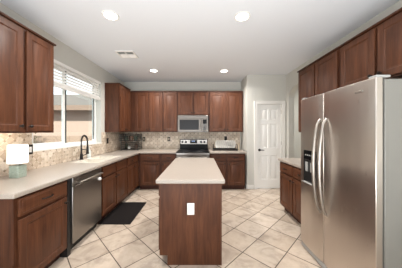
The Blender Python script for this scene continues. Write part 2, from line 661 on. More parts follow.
hg.build('hinge', M['steel_bright'], slab)

# window over the sink
wn = bpy.data.objects.new('window_1', None)
C.objects.link(wn)
wn.location = (XL, WY0, WZ0)
struct(wn)
WW, WH = WY1 - WY0, WZ1 - WZ0
f = MB()
for (y0, y1, z0, z1) in ((0.0, 0.05, 0, WH), (WW - 0.05, WW, 0, WH), (0.05, WW - 0.05, 0, 0.025), (0.05, WW - 0.05, WH - 0.05, WH)):
    f.box(-0.145, -0.09, y0, y1, z0, z1)
f.build('window_frame', M['vinyl'], wn, bevel=0.003)
MID = 0.665
s1 = MB()
for (y0, y1, z0, z1) in ((0.05, 0.09, 0.026, WH - 0.05), (MID - 0.06, MID - 0.012, 0.026, WH - 0.05), (0.09, MID - 0.06, 0.026, 0.075), (0.09, MID - 0.06, WH - 0.09, WH - 0.05)):
    s1.box(-0.115, -0.092, y0, y1, z0, z1)
sa = s1.build('sliding_sash', M['vinyl'], wn, bevel=0.003)
MB().box(-0.106, -0.102, 0.09, MID - 0.06, 0.075, WH - 0.09).build('pane', M['glass'], sa)
s2 = MB()
for (y0, y1, z0, z1) in ((MID + 0.012, MID + 0.045, 0.026, WH - 0.05), (WW - 0.075, WW - 0.05, 0.026, WH - 0.05), (MID + 0.045, WW - 0.075, 0.026, 0.048), (MID + 0.045, WW - 0.075, WH - 0.08, WH - 0.05)):
    s2.box(-0.14, -0.118, y0, y1, z0, z1)
sb = s2.build('fixed_sash', M['vinyl'], wn, bevel=0.003)
MB().box(-0.131, -0.127, MID + 0.045, WW - 0.075, 0.048, WH - 0.08).build('pane', M['glass'], sb)
g = MB().box(-0.116, -0.088, MID - 0.012, MID + 0.012, 0.05, WH - 0.05)
g.box(-0.118, -0.106, WW - 0.088, WW - 0.074, 0.08, WH - 0.08)  # dark strip puts the shade on the far frame into colour
g.build('stile_and_shade_strip', M['stile_shade'], wn)
MB().box(-0.09, 0.012, -0.03, WW + 0.02, -0.022, 0.002).build('sill', M['trim'], wn, bevel=0.004)

# backsplash tile
SP = 0.012
b = MB()
b.box(XL + 0.001, XL + SP, 1.35, WY0 - 0.031, 0.902, 1.358)
b.box(XL + 0.001, XL + SP, WY0 - 0.031, WY1 + 0.021, 0.902, WZ0 - 0.023)
b.box(XL + 0.001, XL + SP, WY1 + 0.021, YB - 0.001, 0.902, 1.358)
o = struct(b.build('trim_1', M['splash_y']))
o['label'] = 'beige stone tile backsplash along the sink wall'
o = struct(MB().box(XL + SP, 1.10, YB - SP, YB - 0.001, 0.902, 1.358).build('trim_2', M['splash_x']))
o['label'] = 'beige stone tile backsplash behind the range'

# ------------------------------------------------------------------ cabinets
DOOR_RINGS = [(0.005, 0.007), (0.013, 0.008), (0.034, 0.001)]
DOOR_T = 0.02


def knob_mesh():
    return MB().lathe([(0.010, 0.0), (0.006, -0.006), (0.006, -0.016), (0.016, -0.021), (0.016, -0.026), (0.010, -0.031)], axis='y', seg=14)


def pull_mesh():
    p = MB()
    n = 12
    pts = [(-0.055 + 0.11 * k / n, -0.006 - 0.024 * math.sin(PI * k / n) ** 0.6 if 0 < k < n else 0.0, 0) for k in range(n + 1)]
    p.tube(pts, 0.0065, 8)
    return p


def cab_door(parent, x0, x1, z0, z1, knob, front=0.0):
    w_, h_ = x1 - x0, z1 - z0
    s = min(0.058, w_ * 0.2)
    d = MB().board([0, s, w_ - s, w_], [0, s, h_ - s, h_], {(1, 1)}, DOOR_T, DOOR_RINGS).build('door', M['cherry'], parent, (x0, front - 0.001, z0), bevel=0.0025)
    if knob:
        kx = 0.03 if knob[0] == 'l' else w_ - 0.03
        kz = h_ - 0.05 if knob[1] == 't' else 0.05
        knob_mesh().build('knob', M['bronze'], d, (kx, -DOOR_T, kz))
    return d


def cab_drawer(parent, x0, x1, z0, z1, pull=True):
    w_, h_ = x1 - x0, z1 - z0
    d = MB().board([0, 0.02, w_ - 0.02, w_], [0, 0.02, h_ - 0.02, h_], {(1, 1)}, DOOR_T, [(0.004, -0.003)]).build('drawer', M['cherry_flat'], parent, (x0, -0.001, z0), bevel=0.002)
    if pull:
        pull_mesh().build('pull', M['bronze'], d, (w_ / 2, -DOOR_T - 0.003, h_ / 2))
    return d


BASE_H = 0.861


def base_cabinet(loc, rotz, w, depth, doors, drawers, label, end_l=False, toe=True):
    t = thing('base_cabinet', label, 'cabinet', loc, rotz, 'base cabinets')
    b = MB()
    b.box(0.001, 0.018, 0.019, depth, 0.10, BASE_H)
    b.box(w - 0.018, w - 0.001, 0.019, depth, 0.10, BASE_H)
    b.box(0.018, w - 0.018, 0.019, depth, 0.10, 0.118)
    b.box(0.018, w - 0.018, depth - 0.012, depth, 0.118, BASE_H)
    b.build('body', M['cherry_dark'], t)
    MB().box(0.001, w - 0.001, 0.0, 0.0188, 0.10, BASE_H).build('face_frame', M['cherry_dark'], t)
    MB().box(0.001, w - 0.001, 0.075, 0.09, 0.0, 0.0995).build('toe_kick', M['toe'], t)
    for (x0, x1, k) in doors:
        cab_door(t, x0, x1, 0.125, 0.668 if drawers else 0.835, k)
    for dr in drawers:
        cab_drawer(t, dr[0], dr[1], 0.695, 0.838, dr[2])
    return t


LF, BF, RF = -1.455, 4.19, 1.42     # face-frame planes of the left, back and right base runs
LD = LF - (XL + 0.002)
# left run (local x runs along +Y)
t = base_cabinet((LF, 1.392, 0), PI / 2, 0.56, LD, [(0.03, 0.535, 'rt')], [(0.03, 0.535, True)],
                 'reddish wood base cabinet between the lamp end of the counter and the dishwasher')
base_cabinet((LF, 2.612, 0), PI / 2, 0.91, LD, [(0.03, 0.437, 'rt'), (0.473, 0.88, 'lt')], [(0.03, 0.437, False), (0.473, 0.88, False)],
             'double door base cabinet below the sink, behind the black mat')
base_cabinet((LF, 3.522, 0), PI / 2, 0.42, LD, [(0.03, 0.39, 'rt')], [(0.03, 0.39, True)],
             'single door base cabinet just past the sink, near the back left corner')
base_cabinet((LF, 3.942, 0), PI / 2, 0.245, LD, [(0.02, 0.22, None)], [(0.02, 0.22, False)],
             'narrow base cabinet of the sink run, tucked into the back left corner')
# back run
BD = YB - 0.001 - BF
base_cabinet((-1.433, BF, 0), 0, 0.51, BD, [(0.05, 0.48, 'rt')], [(0.05, 0.48, True)],
             'base cabinet of the back wall beside the corner, left of the range')
base_cabinet((-0.923, BF, 0), 0, 0.372, BD, [(0.03, 0.345, 'lt')], [(0.03, 0.345, True)],
             'narrow base cabinet touching the left side of the range')
base_cabinet((0.222, BF, 0), 0, 0.40, BD, [(0.03, 0.375, 'rt')], [(0.03, 0.375, True)],
             'base cabinet touching the right side of the range')
base_cabinet((0.622, BF, 0), 0, 0.44, BD, [(0.03, 0.41, 'lt')], [(0.03, 0.41, True)],
             'base cabinet below the dish rack, end of the back run near the white door')
# right run (local x runs along -Y)
RD = XR - 0.002 - RF
base_cabinet((RF, 3.16, 0), -PI / 2, 0.925, RD, [(0.03, 0.445, 'rt'), (0.475, 0.895, 'lt')], [(0.03, 0.445, True), (0.475, 0.895, True)],
             'double door base cabinet between the refrigerator and the white pantry door')

UP0, UP1 = 1.362, 2.425


def wall_cabinet(loc, rotz, w, depth, z0, doors, label, crown_ends=(0, 0), top=UP1):
    t = thing('wall_cabinet', label, 'cabinet', (loc[0], loc[1], z0), rotz, 'wall cabinets')
    hh = top - z0
    b = MB()
    b.box(0.001, 0.018, 0.019, depth, 0, hh)
    b.box(w - 0.018, w - 0.001, 0.019, depth, 0, hh)
    b.box(0.018, w - 0.018, 0.019, depth, 0.01, 0.028)
    b.box(0.018, w - 0.018, 0.019, depth, hh - 0.018, hh)
    b.box(0.018, w - 0.018, depth - 0.012, depth, 0.028, hh - 0.018)
    b.build('body', M['cherry'], t)
    MB().box(0.001, w - 0.001, 0.0, 0.0188, 0, hh).build('face_frame', M['cherry_dark'], t)
    a0, a1 = crown_ends
    MB().box(-a0 + 0.001, w + a1 - 0.001, -0.022, depth, hh + 0.0005, hh + 0.022).build('crown', M['cherry_dark'], t, bevel=0.006)
    for (x0, x1, k) in doors:
        cab_door(t, x0, x1, 0.018, hh - 0.022, k)
    return t


LU, BU, RU = -1.79, 4.61, 1.755
BT = 2.395
UD = LU - XL - 0.002
wall_cabinet((LU, 1.43), PI / 2, 0.757, UD, UP0, [(0.03, 0.36, 'rb'), (0.397, 0.727, 'lb')], 'double door wall cabinet above the table lamp, left of the window', (0, 0.018))
wall_cabinet((LU, 3.94), PI / 2, 0.64, UD, UP0, [(0.035, 0.315, 'rb'), (0.335, 0.615, 'lb')], 'wall cabinet right of the window with its pale side panel lit', (0.018, 0))
UBD = YB - 0.002 - BU
wall_cabinet((-2.085, BU), 0, 1.132, UBD, UP0, [(0.416, 0.752, 'rb'), (0.772, 1.114, 'lb')], 'double door wall cabinet in the back left corner', top=BT)
wall_cabinet((-0.951, BU), 0, 0.374, UBD, UP0, [(0.02, 0.354, 'lb')], 'single door wall cabinet immediately left of the microwave', top=BT)
wall_cabinet((-0.577, BU), 0, 0.806, UBD, 1.792, [(0.02, 0.393, 'rb'), (0.413, 0.786, 'lb')], 'short wall cabinet above the microwave', top=BT)
wall_cabinet((0.229, BU), 0, 0.878, UBD, UP0, [(0.02, 0.429, 'rb'), (0.449, 0.858, 'lb')], 'double door wall cabinet above the dish rack, right of the microwave', top=BT)
URD = XR - 0.002 - RU
wall_cabinet((RU, 3.18), -PI / 2, 0.945, URD, UP0, [(0.03, 0.46, 'rb'), (0.485, 0.915, 'lb')], 'tall double door wall cabinet on the far side of the refrigerator', (0.015, 0))
wall_cabinet((RU, 2.235), -PI / 2, 0.94, URD, 1.87, [(0.03, 0.455, 'rb'), (0.49, 0.915, 'lb')], 'short double door cabinet above the refrigerator')

# worktops
CT0, CT1 = 0.862, 0.902
SX0, SX1, SY0, SY1 = -1.93, -1.53, 2.70, 3.42


def left_top(x, y):
    if SX0 < x < SX1 and SY0 < y < SY1:
        return False
    return x < -1.41 or y > 4.15


o = MB().cells([XL + 0.002, SX0, SX1, -1.41, -0.552], [1.35, SY0, SY1, 4.15, YB - 0.002], left_top, CT0, CT1).build('countertop', M['counter'], bevel=0.009, segs=3)
tag(o, 'long cream corner countertop holding the sink, lamp and black rack', 'countertop')
o = MB().box(0.220, 1.085, 4.15, YB - 0.002, CT0, CT1).build('countertop', M['counter'], bevel=0.009, segs=3)
tag(o, 'short cream countertop under the dish rack, right of the range', 'countertop')
o = MB().box(1.385, XR - 0.002, 2.225, 3.185, CT0, CT1).build('countertop', M['counter'], bevel=0.009, segs=3)
tag(o, 'cream countertop between the refrigerator and the archway', 'countertop')

# island
IX0, IX1, IY0, IY1 = -0.416, 0.214, 1.84, 3.13
t = thing('kitchen_island', 'dark reddish wood kitchen island body in the middle of the floor', 'island', (0, 0, 0))
b = MB()
b.box(IX0 + 0.02, IX1 - 0.012, IY0 + 0.02, IY1 - 0.012, 0.10, 0.861)
b.build('body', M['cherry_dark'], t)
b = MB()
b.prism([(IX0 + 0.08, IY0, 0), (IX1, IY0, 0), (IX1, IY0, 0.861), (IX0, IY0, 0.861), (IX0, IY0, 0.10), (IX0 + 0.08, IY0, 0.10)], (0, 0.0195, 0))
b.build('end_panel', M['cherry'], t)
MB().box(IX1 - 0.0115, IX1, IY0 + 0.02, IY1 - 0.012, 0.0, 0.861).build('side_panel', M['cherry'], t)
b = MB().prism([(IX0 + 0.08, IY1, 0), (IX1, IY1, 0), (IX1, IY1, 0.861), (IX0, IY1, 0.861), (IX0, IY1, 0.10), (IX0 + 0.08, IY1, 0.10)], (0, -0.0115, 0))
b.build('end_panel', M['cherry'], t)
MB().box(IX0 + 0.08, IX0 + 0.095, IY0 + 0.02, IY1 - 0.012, 0, 0.0995).build('toe_kick', M['toe'], t)
MB().box(IX1 + 0.0005, IX1 + 0.010, IY0 - 0.006, IY0 + 0.02, 0, 0.861).build('corner_strip', M['cherry'], t, bevel=0.003)
MB().box(IX0, IX0 + 0.0195, IY0 + 0.02, IY1 - 0.012, 0.10, 0.861).build('face_frame', M['cherry_dark'], t)
n = 3
seg = (IY1 - IY0 - 0.06) / n
for k in range(n):
    # the door side faces -X: local x along -Y
    y1 = IY1 - 0.04 - k * seg
    w_, s = seg - 0.03, 0.058
    d = MB().board([0, s, w_ - s, w_], [0, s, 0.54 - s, 0.54], {(1, 1)}, DOOR_T, DOOR_RINGS).build('door', M['cherry'], t, (IX0 - 0.001, y1, 0.125), -PI / 2, bevel=0.0025)
    knob_mesh().build('knob', M['bronze'], d, (w_ - 0.03 if k == 0 else 0.03, -DOOR_T, 0.49))
    d = MB().board([0, 0.02, w_ - 0.02, w_], [0, 0.02, 0.123, 0.143], {(1, 1)}, DOOR_T, [(0.004, -0.003)]).build('drawer', M['cherry_flat'], t, (IX0 - 0.001, y1, 0.695), -PI / 2, bevel=0.002)
    pull_mesh().build('pull', M['bronze'], d, (w_ / 2, -DOOR_T - 0.003, 0.0715))
o = MB().box(-0.436, 0.246, 1.75, 3.20, CT0, CT1).build('countertop', M['counter'], bevel=0.009, segs=3)
tag(o, 'bare cream countertop on top of the island', 'countertop')


def wall_plate(name, label, loc, rotz, plate, face, cat, toggle=False, ox=None):
    """front faces local -Y, centre at loc"""
    t = thing(name, label, cat, loc, rotz, ox)
    MB().box(-0.037, 0.037, -0.006, 0.0, -0.060, 0.060).build('plate', plate, t, bevel=0.003)
    if toggle:
        p = MB().box(-0.017, 0.017, -0.010, -0.006, -0.034, 0.034).build('rocker', face, t, bevel=0.002)
        MB().box(-0.0165, 0.0165, -0.0125, -0.010, -0.001, 0.0335).build('rocker_edge', face, p, bevel=0.001)
    else:
        f_ = MB().box(-0.017, 0.017, -0.009, -0.006, -0.034, 0.034).build('receptacle', face, t, bevel=0.002)
        s_ = MB()
        for zc in (-0.018, 0.018):
            s_.box(-0.008, -0.005, -0.0098, -0.009, zc - 0.002, zc + 0.008)
            s_.box(0.005, 0.008, -0.0098, -0.009, zc - 0.002, zc + 0.008)
            s_.lathe([(0.003, -0.009), (0.003, -0.0098)], (0, 0, zc - 0.008), 'y', 8)
        s_.build('slots', M['slot'], f_)
    return t


wall_plate('light_switch', 'white rocker switch in a dark plate on the tile behind the lamp', (XL + SP + 0.001, 2.19, 1.155), PI / 2, M['bronze'], M['white_plastic'], 'switch', True)
wall_plate('outlet', 'dark wall outlet on the tile between the sink window and the corner', (XL + SP + 0.001, 4.03, 1.165), PI / 2, M['bronze'], M['bronze'], 'outlet')
wall_plate('outlet', 'wall outlet on the back tile right beside the black wire rack', (-1.54, YB - SP - 0.001, 1.165), 0, M['bronze'], M['almond'], 'outlet')
wall_plate('outlet', 'wall outlet on the back tile just left of the range', (-0.855, YB - SP - 0.001, 1.17), 0, M['bronze'], M['almond'], 'outlet')
wall_plate('outlet', 'wall outlet on the back tile above the white plates', (0.705, YB - SP - 0.001, 1.185), 0, M['bronze'], M['bronze'], 'outlet')
wall_plate('outlet', 'white outlet on the end panel of the island', (-0.095, IY0 - 0.001, 0.58), 0, M['white_plastic'], M['white_plastic'], 'outlet')

# ------------------------------------------------------------------ dishwasher
t = thing('dishwasher', 'stainless steel dishwasher built in under the left countertop', 'dishwasher', (LF, 2.008, 0), PI / 2)
W_ = 0.598
MB().box(0.003, W_ - 0.003, 0.03, 0.58, 0.10, 0.858).build('tub_case', M['black'], t)
d = MB().box(0.006, W_ - 0.006, -0.022, 0.029, 0.105, 0.752).build('door', M['steel_dw'], t, bevel=0.006)
p = MB().box(0.006, W_ - 0.006, -0.022, 0.029, 0.757, 0.852).build('control_panel', M['steel_dw'], t, bevel=0.005)
h = MB().tube([(0.05, -0.062, 0.785), (W_ - 0.05, -0.062, 0.785)], 0.011, 12)
for x in (0.07, W_ - 0.07):
    h.tube([(x, -0.022, 0.785), (x, -0.062, 0.785)], 0.008, 8)
h.build('handle', M['steel_bright'], p)
MB().box(0.01, W_ - 0.01, 0.05, 0.065, 0.0, 0.099).build('toe_kick', M['black'], t)
o = MB().box(LF - 0.55, LF + 0.004, 1.954, 2.006, 0.0, 0.861).build('filler_panel', M['black'])
tag(o, 'black filler strip between the lamp end cabinet and the dishwasher', 'filler strip')
# white safety latch at the dishwasher's upper corner
t = thing('safety_latch', 'small round white child latch at the upper right corner of the dishwasher door', 'latch', (LF + 0.0235, 2.545, 0.703), PI / 2)
MB().lathe([(0.024, 0.0), (0.024, -0.008), (0.019, -0.016), (0.008, -0.018)], axis='y', seg=20).build('latch_body', M['white_plastic'], t)
MB().box(-0.006, 0.006, -0.024, -0.0182, -0.014, 0.014).build('release_tab', M['white_plastic'], t, bevel=0.002)

# ------------------------------------------------------------------ refrigerator (local x along -Y, front faces -X)
FX, FY0 = 1.21, 2.165
FW, FD, FZ = 0.925, 0.80, 1.755
SPLIT = 0.400
t = thing('refrigerator', 'large stainless steel side by side refrigerator against the right wall', 'refrigerator', (FX, FY0, 0), -PI / 2)
MB().box(0.004, FW - 0.004, 0.078, FD, 0.03, FZ - 0.01).build('case', M['fridge_side'], t, bevel=0.006)
MB().box(0.035, FW - 0.035, 0.0605, 0.0775, 0.10, FZ - 0.035).build('gasket', M['gasket'], t)


def fridge_door(x0, x1, name):
    b = MB()
    n = 10
    pts = []
    for k in range(n + 1):
        u = k / n
        pts.append((x0 + (x1 - x0) * u, 0.012 - 0.012 * (1 - abs(2 * u - 1) ** 3), 0.075))
    pts += [(x1, 0.060, 0.075), (x0, 0.060, 0.075)]
    b.prism(pts, (0, 0, FZ - 0.075))
    return b.build(name, M['steel'], t, bevel=0.004)


fz = fridge_door(0.0, SPLIT - 0.004, 'freezer_door')
fd = fridge_door(SPLIT + 0.004, FW, 'fridge_door')
for (door, hx) in ((fz, SPLIT - 0.045), (fd, SPLIT + 0.045)):
    pts = []
    z0, z1 = 0.56, 1.50
    n = 20
    for k in range(n + 1):
        u = k / n
        pts.append((hx, 0.004 - 0.068 * math.sin(PI * u) ** 0.55 if 0 < k < n else 0.010, z0 + (z1 - z0) * u))
    MB().tube(pts, [0.013 + 0.004 * math.sin(PI * k / n) for k in range(n + 1)], 12).build('handle', M['steel_bright'], door)
# ice and water dispenser
dx0, dx1, dz0, dz1 = 0.085, 0.305, 0.80, 1.165
p = MB()
p.box(dx0, dx1, -0.004, 0.0005, 1.06, dz1)
p.build('dispenser_panel', M['black_gloss'], fz, bevel=0.002)
b = MB()
b.box(dx0, dx0 + 0.016, -0.004, 0.0005, dz0, 1.059)
b.box(dx1 - 0.016, dx1, -0.004, 0.0005, dz0, 1.059)
b.box(dx0 + 0.016, dx1 - 0.016, -0.004, 0.0005, dz0, dz0 + 0.02)
b.box(dx0 + 0.016, dx1 - 0.016, -0.0012, 0.0005, dz0 + 0.02, 1.059)
dr = b.build('dispenser', M['black'], fz, bevel=0.002)
b = MB().box(dx0 + 0.045, dx0 + 0.085, -0.012, -0.0015, 0.93, 1.035)
b.box(dx1 - 0.085, dx1 - 0.045, -0.012, -0.0015, 0.93, 1.035)
b.build('paddle', M['grey_plastic'], dr, bevel=0.003)
MB().box(dx0 + 0.02, dx1 - 0.02, -0.03, -0.0045, dz0 + 0.002, dz0 + 0.014).build('drip_tray', M['grey_plastic'], dr, bevel=0.003)
b = MB()
for k in range(5):
    b.box(dx0 + 0.03 + k * 0.035, dx0 + 0.05 + k * 0.035, -0.0055, -0.0042, 1.105, 1.118)
b.build('buttons', M['grey_plastic'], dr)
MB().box(FW - 0.155, FW - 0.085, -0.003, 0.0015, 1.668, 1.686).build('badge', M['steel_bright'], fd, bevel=0.002)
MB().box(0.01, FW - 0.01, 0.014, 0.05, 0.018, 0.070).build('base_grille', M['grey_plastic'], t, bevel=0.003)
for x in (0.05, FW - 0.05):
    MB().lathe([(0.022, 0.0), (0.022, 0.016), (0.012, 0.018), (0.012, 0.03)], (x, 0.10, 0), 'z', 12).build('foot', M['grey_plastic'], t)
for x in (0.035, FW - 0.035):
    MB().box(x - 0.03, x + 0.03, 0.02, 0.12, FZ + 0.001, FZ + 0.018).build('hinge_cover', M['grey_plastic'], t, bevel=0.004)

# ------------------------------------------------------------------ range
RX0 = -0.547
t = thing('range', 'black and stainless electric range against the back wall under the microwave', 'range', (RX0, 4.13, 0), 0)
RW = 0.765
MB().box(0.004, RW - 0.004, 0.035, 0.62, 0.06, 0.885).build('body', M['black'], t)
MB().box(0.0, RW, -0.02, 0.60, 0.886, 0.912).build('cooktop', M['black_gloss'], t, bevel=0.004)
ring = MB()
for (x, y, r) in ((0.20, 0.14, 0.10), (0.57, 0.14, 0.085), (0.20, 0.42, 0.08), (0.57, 0.42, 0.10)):
    for rr_ in (r, r * 0.6):
        ring.tube([(x + rr_ * math.cos(2 * PI * k / 28), y + rr_ * math.sin(2 * PI * k / 28), 0.9122) for k in range(28)], 0.0016, 5, closed=True)
ring.build('burner_rings', M['burner'], t)
bg = MB().box(0.012, RW - 0.012, 0.601, 0.645, 0.886, 1.172).build('backguard', M['black_gloss'], t, bevel=0.006)
cp = MB().box(0.03, RW - 0.03, 0.588, 0.6008, 1.042, 1.158).build('control_panel', M['steel_panel'], t, bevel=0.004)
for x in (0.085, 0.175, 0.575, 0.665):
    k_ = MB().lathe([(0.029, 0.588), (0.029, 0.575), (0.022, 0.562), (0.010, 0.560)], (x, 0, 1.10), 'y', 16).build('knob', M['black'], cp)
dp = MB().box(0.285, 0.475, 0.5865, 0.5878, 1.062, 1.148).build('display', M['black_gloss'], cp)
b = MB()
for (x, w_) in ((0.335, 0.012), (0.353, 0.012), (0.378, 0.012), (0.396, 0.012)):
    b.box(x, x + w_, 0.5858, 0.5864, 1.112, 1.132)
b.build('clock_digits', M['display'], dp)
fp = MB().box(0.002, RW - 0.002, -0.018, 0.034, 0.836, 0.8855).build('front_rail', M['steel_panel'], t, bevel=0.004)
od = MB().box(0.004, RW - 0.004, -0.018, 0.034, 0.27, 0.832).build('oven_door', M['steel_range'], t, bevel=0.005)
MB().box(0.10, RW - 0.10, -0.021, -0.0185, 0.37, 0.70).build('oven_window', M['black_gloss'], od, bevel=0.002)
h = MB().tube([(0.06, -0.062, 0.775), (RW - 0.06, -0.062, 0.775)], 0.012, 12)
for x in (0.09, RW - 0.09):
    h.tube([(x, -0.018, 0.775), (x, -0.062, 0.775)], 0.009, 8)
h.build('handle', M['steel_bright'], od)
MB().box(0.004, RW - 0.004, -0.018, 0.034, 0.075, 0.262).build('storage_drawer', M['steel_range'], t, bevel=0.005)
for (x, y) in ((0.06, 0.08), (RW - 0.06, 0.08), (0.06, 0.56), (RW - 0.06, 0.56)):
    MB().lathe([(0.02, 0.0), (0.02, 0.0595)], (x, y, 0), 'z', 10).build('foot', M['black'], t)

# ------------------------------------------------------------------ microwave
t = thing('microwave', 'stainless microwave mounted over the range under the short cabinet', 'microwave', (-0.562, 4.515, 1.362), 0)
MW, MH = 0.768, 0.424
MB().box(0.003, MW - 0.003, 0.031, 0.402, 0.012, MH).build('case', M['black'], t)
MB().box(0.003, MW - 0.003, 0.031, 0.30, 0.0, 0.0115).build('underside_vent', M['grey_plastic'], t)
tp = MB().box(0.0, MW, 0.0, 0.030, MH - 0.085, MH).build('top_panel', M['steel_range'], t, bevel=0.004)
g = MB()
for k in range(20):
    g.box(0.05 + k * 0.034, 0.074 + k * 0.034, -0.0012, 0.0002, MH - 0.022, MH - 0.014)
g.build('air_slots', M['black'], tp)
dr = MB()
xs_, zs_ = (0.0, 0.545), (0.012, MH - 0.088)
dr.box(0.0, 0.045, 0.0, 0.030, zs_[0], zs_[1])
dr.box(0.535, 0.598, 0.0, 0.030, zs_[0], zs_[1])
dr.box(0.045, 0.535, 0.0, 0.030, zs_[0], zs_[0] + 0.045)
dr.box(0.045, 0.535, 0.0, 0.030, zs_[1] - 0.022, zs_[1])
dr = dr.build('door', M['steel_range'], t)
MB().box(0.045, 0.535, 0.004, 0.028, zs_[0] + 0.045, zs_[1] - 0.022).build('door_glass', M['mw_glass'], dr)
h = MB().tube([(0.578, -0.036, 0.05), (0.578, -0.036, 0.29)], 0.010, 10)
for z in (0.07, 0.27):
    h.tube([(0.578, 0.0, z), (0.578, -0.036, z)], 0.007, 8)
h.build('handle', M['steel_bright'], dr)
cp = MB().box(0.602, MW, 0.0, 0.030, zs_[0], zs_[1]).build('control_panel', M['steel_range'], t, bevel=0.003)
kp = MB().box(0.632, MW - 0.035, -0.0025, -0.0003, zs_[0] + 0.03, zs_[1] - 0.02).build('keypad', M['black_gloss'], cp)
b = MB()
for i in range(3):
    for j in range(5):
        b.box(0.640 + i * 0.031, 0.662 + i * 0.031, -0.0036, -0.0026, 0.06 + j * 0.032, 0.078 + j * 0.032)
b.build('buttons', M['grey_plastic'], kp)
MB().box(0.642, MW - 0.045, -0.0036, -0.0026, 0.246, 0.288).build('clock_display', M['black_gloss'], kp)

# ------------------------------------------------------------------ sink, faucet, soap
t = thing('kitchen_sink', 'off white double bowl sink set in the countertop below the window', 'sink', ((SX0 + SX1) / 2, (SY0 + SY1) / 2, CT1), 0)
hx, hy = (SX1 - SX0) / 2, (SY1 - SY0) / 2
xs_ = [-hx - 0.014, -hx + 0.018, hx - 0.018, hx + 0.014]
ys_ = [-hy - 0.014, -hy + 0.018, -0.018, 0.018, hy - 0.018, hy + 0.014]
MB().cells(xs_, ys_, lambda x, y: not (abs(x) < hx - 0.018 and 0.018 < abs(y) < hy - 0.018), 0.0005, 0.008).build('rim', M['sink'], t, bevel=0.003)
for (y0, y1) in ((-hy + 0.018, -0.018), (0.018, hy - 0.018)):
    b = MB()
    x0, x1 = -hx + 0.018, hx - 0.018
    b.box(x0 - 0.008, x0, y0 - 0.008, y1 + 0.008, -0.18, 0.0)
    b.box(x1, x1 + 0.008, y0 - 0.008, y1 + 0.008, -0.18, 0.0)
    b.box(x0, x1, y0 - 0.008, y0, -0.18, 0.0)
    b.box(x0, x1, y1, y1 + 0.008, -0.18, 0.0)
    b.box(x0 - 0.008, x1 + 0.008, y0 - 0.008, y1 + 0.008, -0.19, -0.18)
    bowl = b.build('bowl', M['sink'], t)
    MB().lathe([(0.045, -0.1798), (0.045, -0.177), (0.030, -0.176), (0.02, -0.178)], (0, (y0 + y1) / 2, 0), 'z', 18).build('drain', M['chrome'], bowl)

t = thing('faucet', 'tall dark bronze spring faucet standing behind the sink', 'faucet', (-2.005, 3.02, CT1), 0)
MB().lathe([(0.030, 0.0), (0.030, 0.006), (0.024, 0.012), (0.022, 0.06), (0.019, 0.10), (0.013, 0.105), (0.013, 0.20)], (0, 0, 0), 'z', 18).build('body', M['bronze_black'], t)
# spring arch: rises, bends over toward the sink and slightly toward the room
dirx, diry = 0.86, -0.5
core = [(0, 0, 0.2005), (0, 0, 0.25), (0, 0, 0.30)]
R_ = 0.095
for k in range(1, 15):
    a = PI - PI * k / 14
    rr_ = R_ + R_ * math.cos(a)
    core.append((dirx * rr_, diry * rr_, 0.30 + 0.105 * math.sin(a)))
core += [(dirx * 2 * R_, diry * 2 * R_, 0.27), (dirx * 2 * R_, diry * 2 * R_, 0.238)]
MB().tube(core, 0.0085, 10).build('hose', M['bronze_black'], t)
sp_ = MB()
N_ = 420
tot = [0.0]
P_ = [Vector(p) for p in core]
for a_, b_ in zip(P_, P_[1:]):
    tot.append(tot[-1] + (b_ - a_).length)
pts = []
side = Vector((diry, -dirx, 0)).normalized()
for k in range(N_ + 1):
    s = tot[-1] * k / N_
    i = max(j for j in range(len(tot) - 1) if tot[j] <= s + 1e-9)
    u = (s - tot[i]) / (tot[i + 1] - tot[i])
    p = P_[i].lerp(P_[i + 1], u)
    d = (P_[i + 1] - P_[i]).normalized()
    q = side.cross(d).normalized()
    a = 2 * PI * k / 9
    pts.append(p + (side * math.cos(a) + q * math.sin(a)) * 0.0125)
sp_.tube(pts, 0.0024, 5)
sp_.build('spring', M['bronze_black'], t)
hx_, hy_ = dirx * 2 * R_, diry * 2 * R_
MB().lathe([(0.012, 0.2375), (0.017, 0.22), (0.019, 0.14), (0.023, 0.115), (0.021, 0.108)], (hx_, hy_, 0), 'z', 16).build('spray_head', M['bronze_black'], t)
MB().tube([(0, 0, 0.17), (hx_ * 0.5, hy_ * 0.5, 0.172), (hx_ * 0.88, hy_ * 0.88, 0.174)], 0.006, 8).build('docking_arm', M['bronze_black'], t)
MB().tube([(0.018, 0.008, 0.07), (0.045, 0.028, 0.078), (0.085, 0.05, 0.10)], [0.008, 0.007, 0.006], 8).build('lever', M['bronze_black'], t)

t = thing('soap_dispenser', 'white soap pump bottle standing behind the dark faucet', 'soap bottle', (-1.99, 3.20, CT1), 0)
MB().lathe([(0.030, 0.0), (0.034, 0.005), (0.034, 0.12), (0.028, 0.14), (0.013, 0.150), (0.013, 0.158)], axis='z', seg=20).build('bottle', M['soap'], t)
b = MB().lathe([(0.015, 0.1585), (0.015, 0.172), (0.005, 0.173), (0.005, 0.195)], axis='z', seg=14)
b.tube([(0, 0, 0.197), (0.03, 0.0, 0.199), (0.05, 0, 0.190)], [0.008, 0.006, 0.005], 8)
b.build('pump', M['white_plastic'], t)

# ------------------------------------------------------------------ lamp
t = thing('table_lamp', 'small table lamp with white shade and sage green ribbed base', 'lamp', (-1.895, 1.86, CT1), 0)


def rsq(hw, r, z, n=5):
    pts = []
    for (sx_, sy_, a0) in ((1, 1, 0), (-1, 1, PI / 2), (-1, -1, PI), (1, -1, 1.5 * PI)):
        for k in range(n + 1):
            a = a0 + PI / 2 * k / n
            pts.append(Vector((sx_ * (hw - r) + r * math.cos(a), sy_ * (hw - r) + r * math.sin(a), z)))
    return pts


def loft(mb, loops, cap=True):
    rings = [[mb.bm.verts.new(p) for p in l] for l in loops]
    n = len(rings[0])
    for r0, r1 in zip(rings, rings[1:]):
        for k in range(n):
            mb.bm.faces.new((r0[k], r0[(k + 1) % n], r1[(k + 1) % n], r1[k]))
    if cap:
        mb.bm.faces.new(list(reversed(rings[0])))
        mb.bm.faces.new(rings[-1])
    return mb


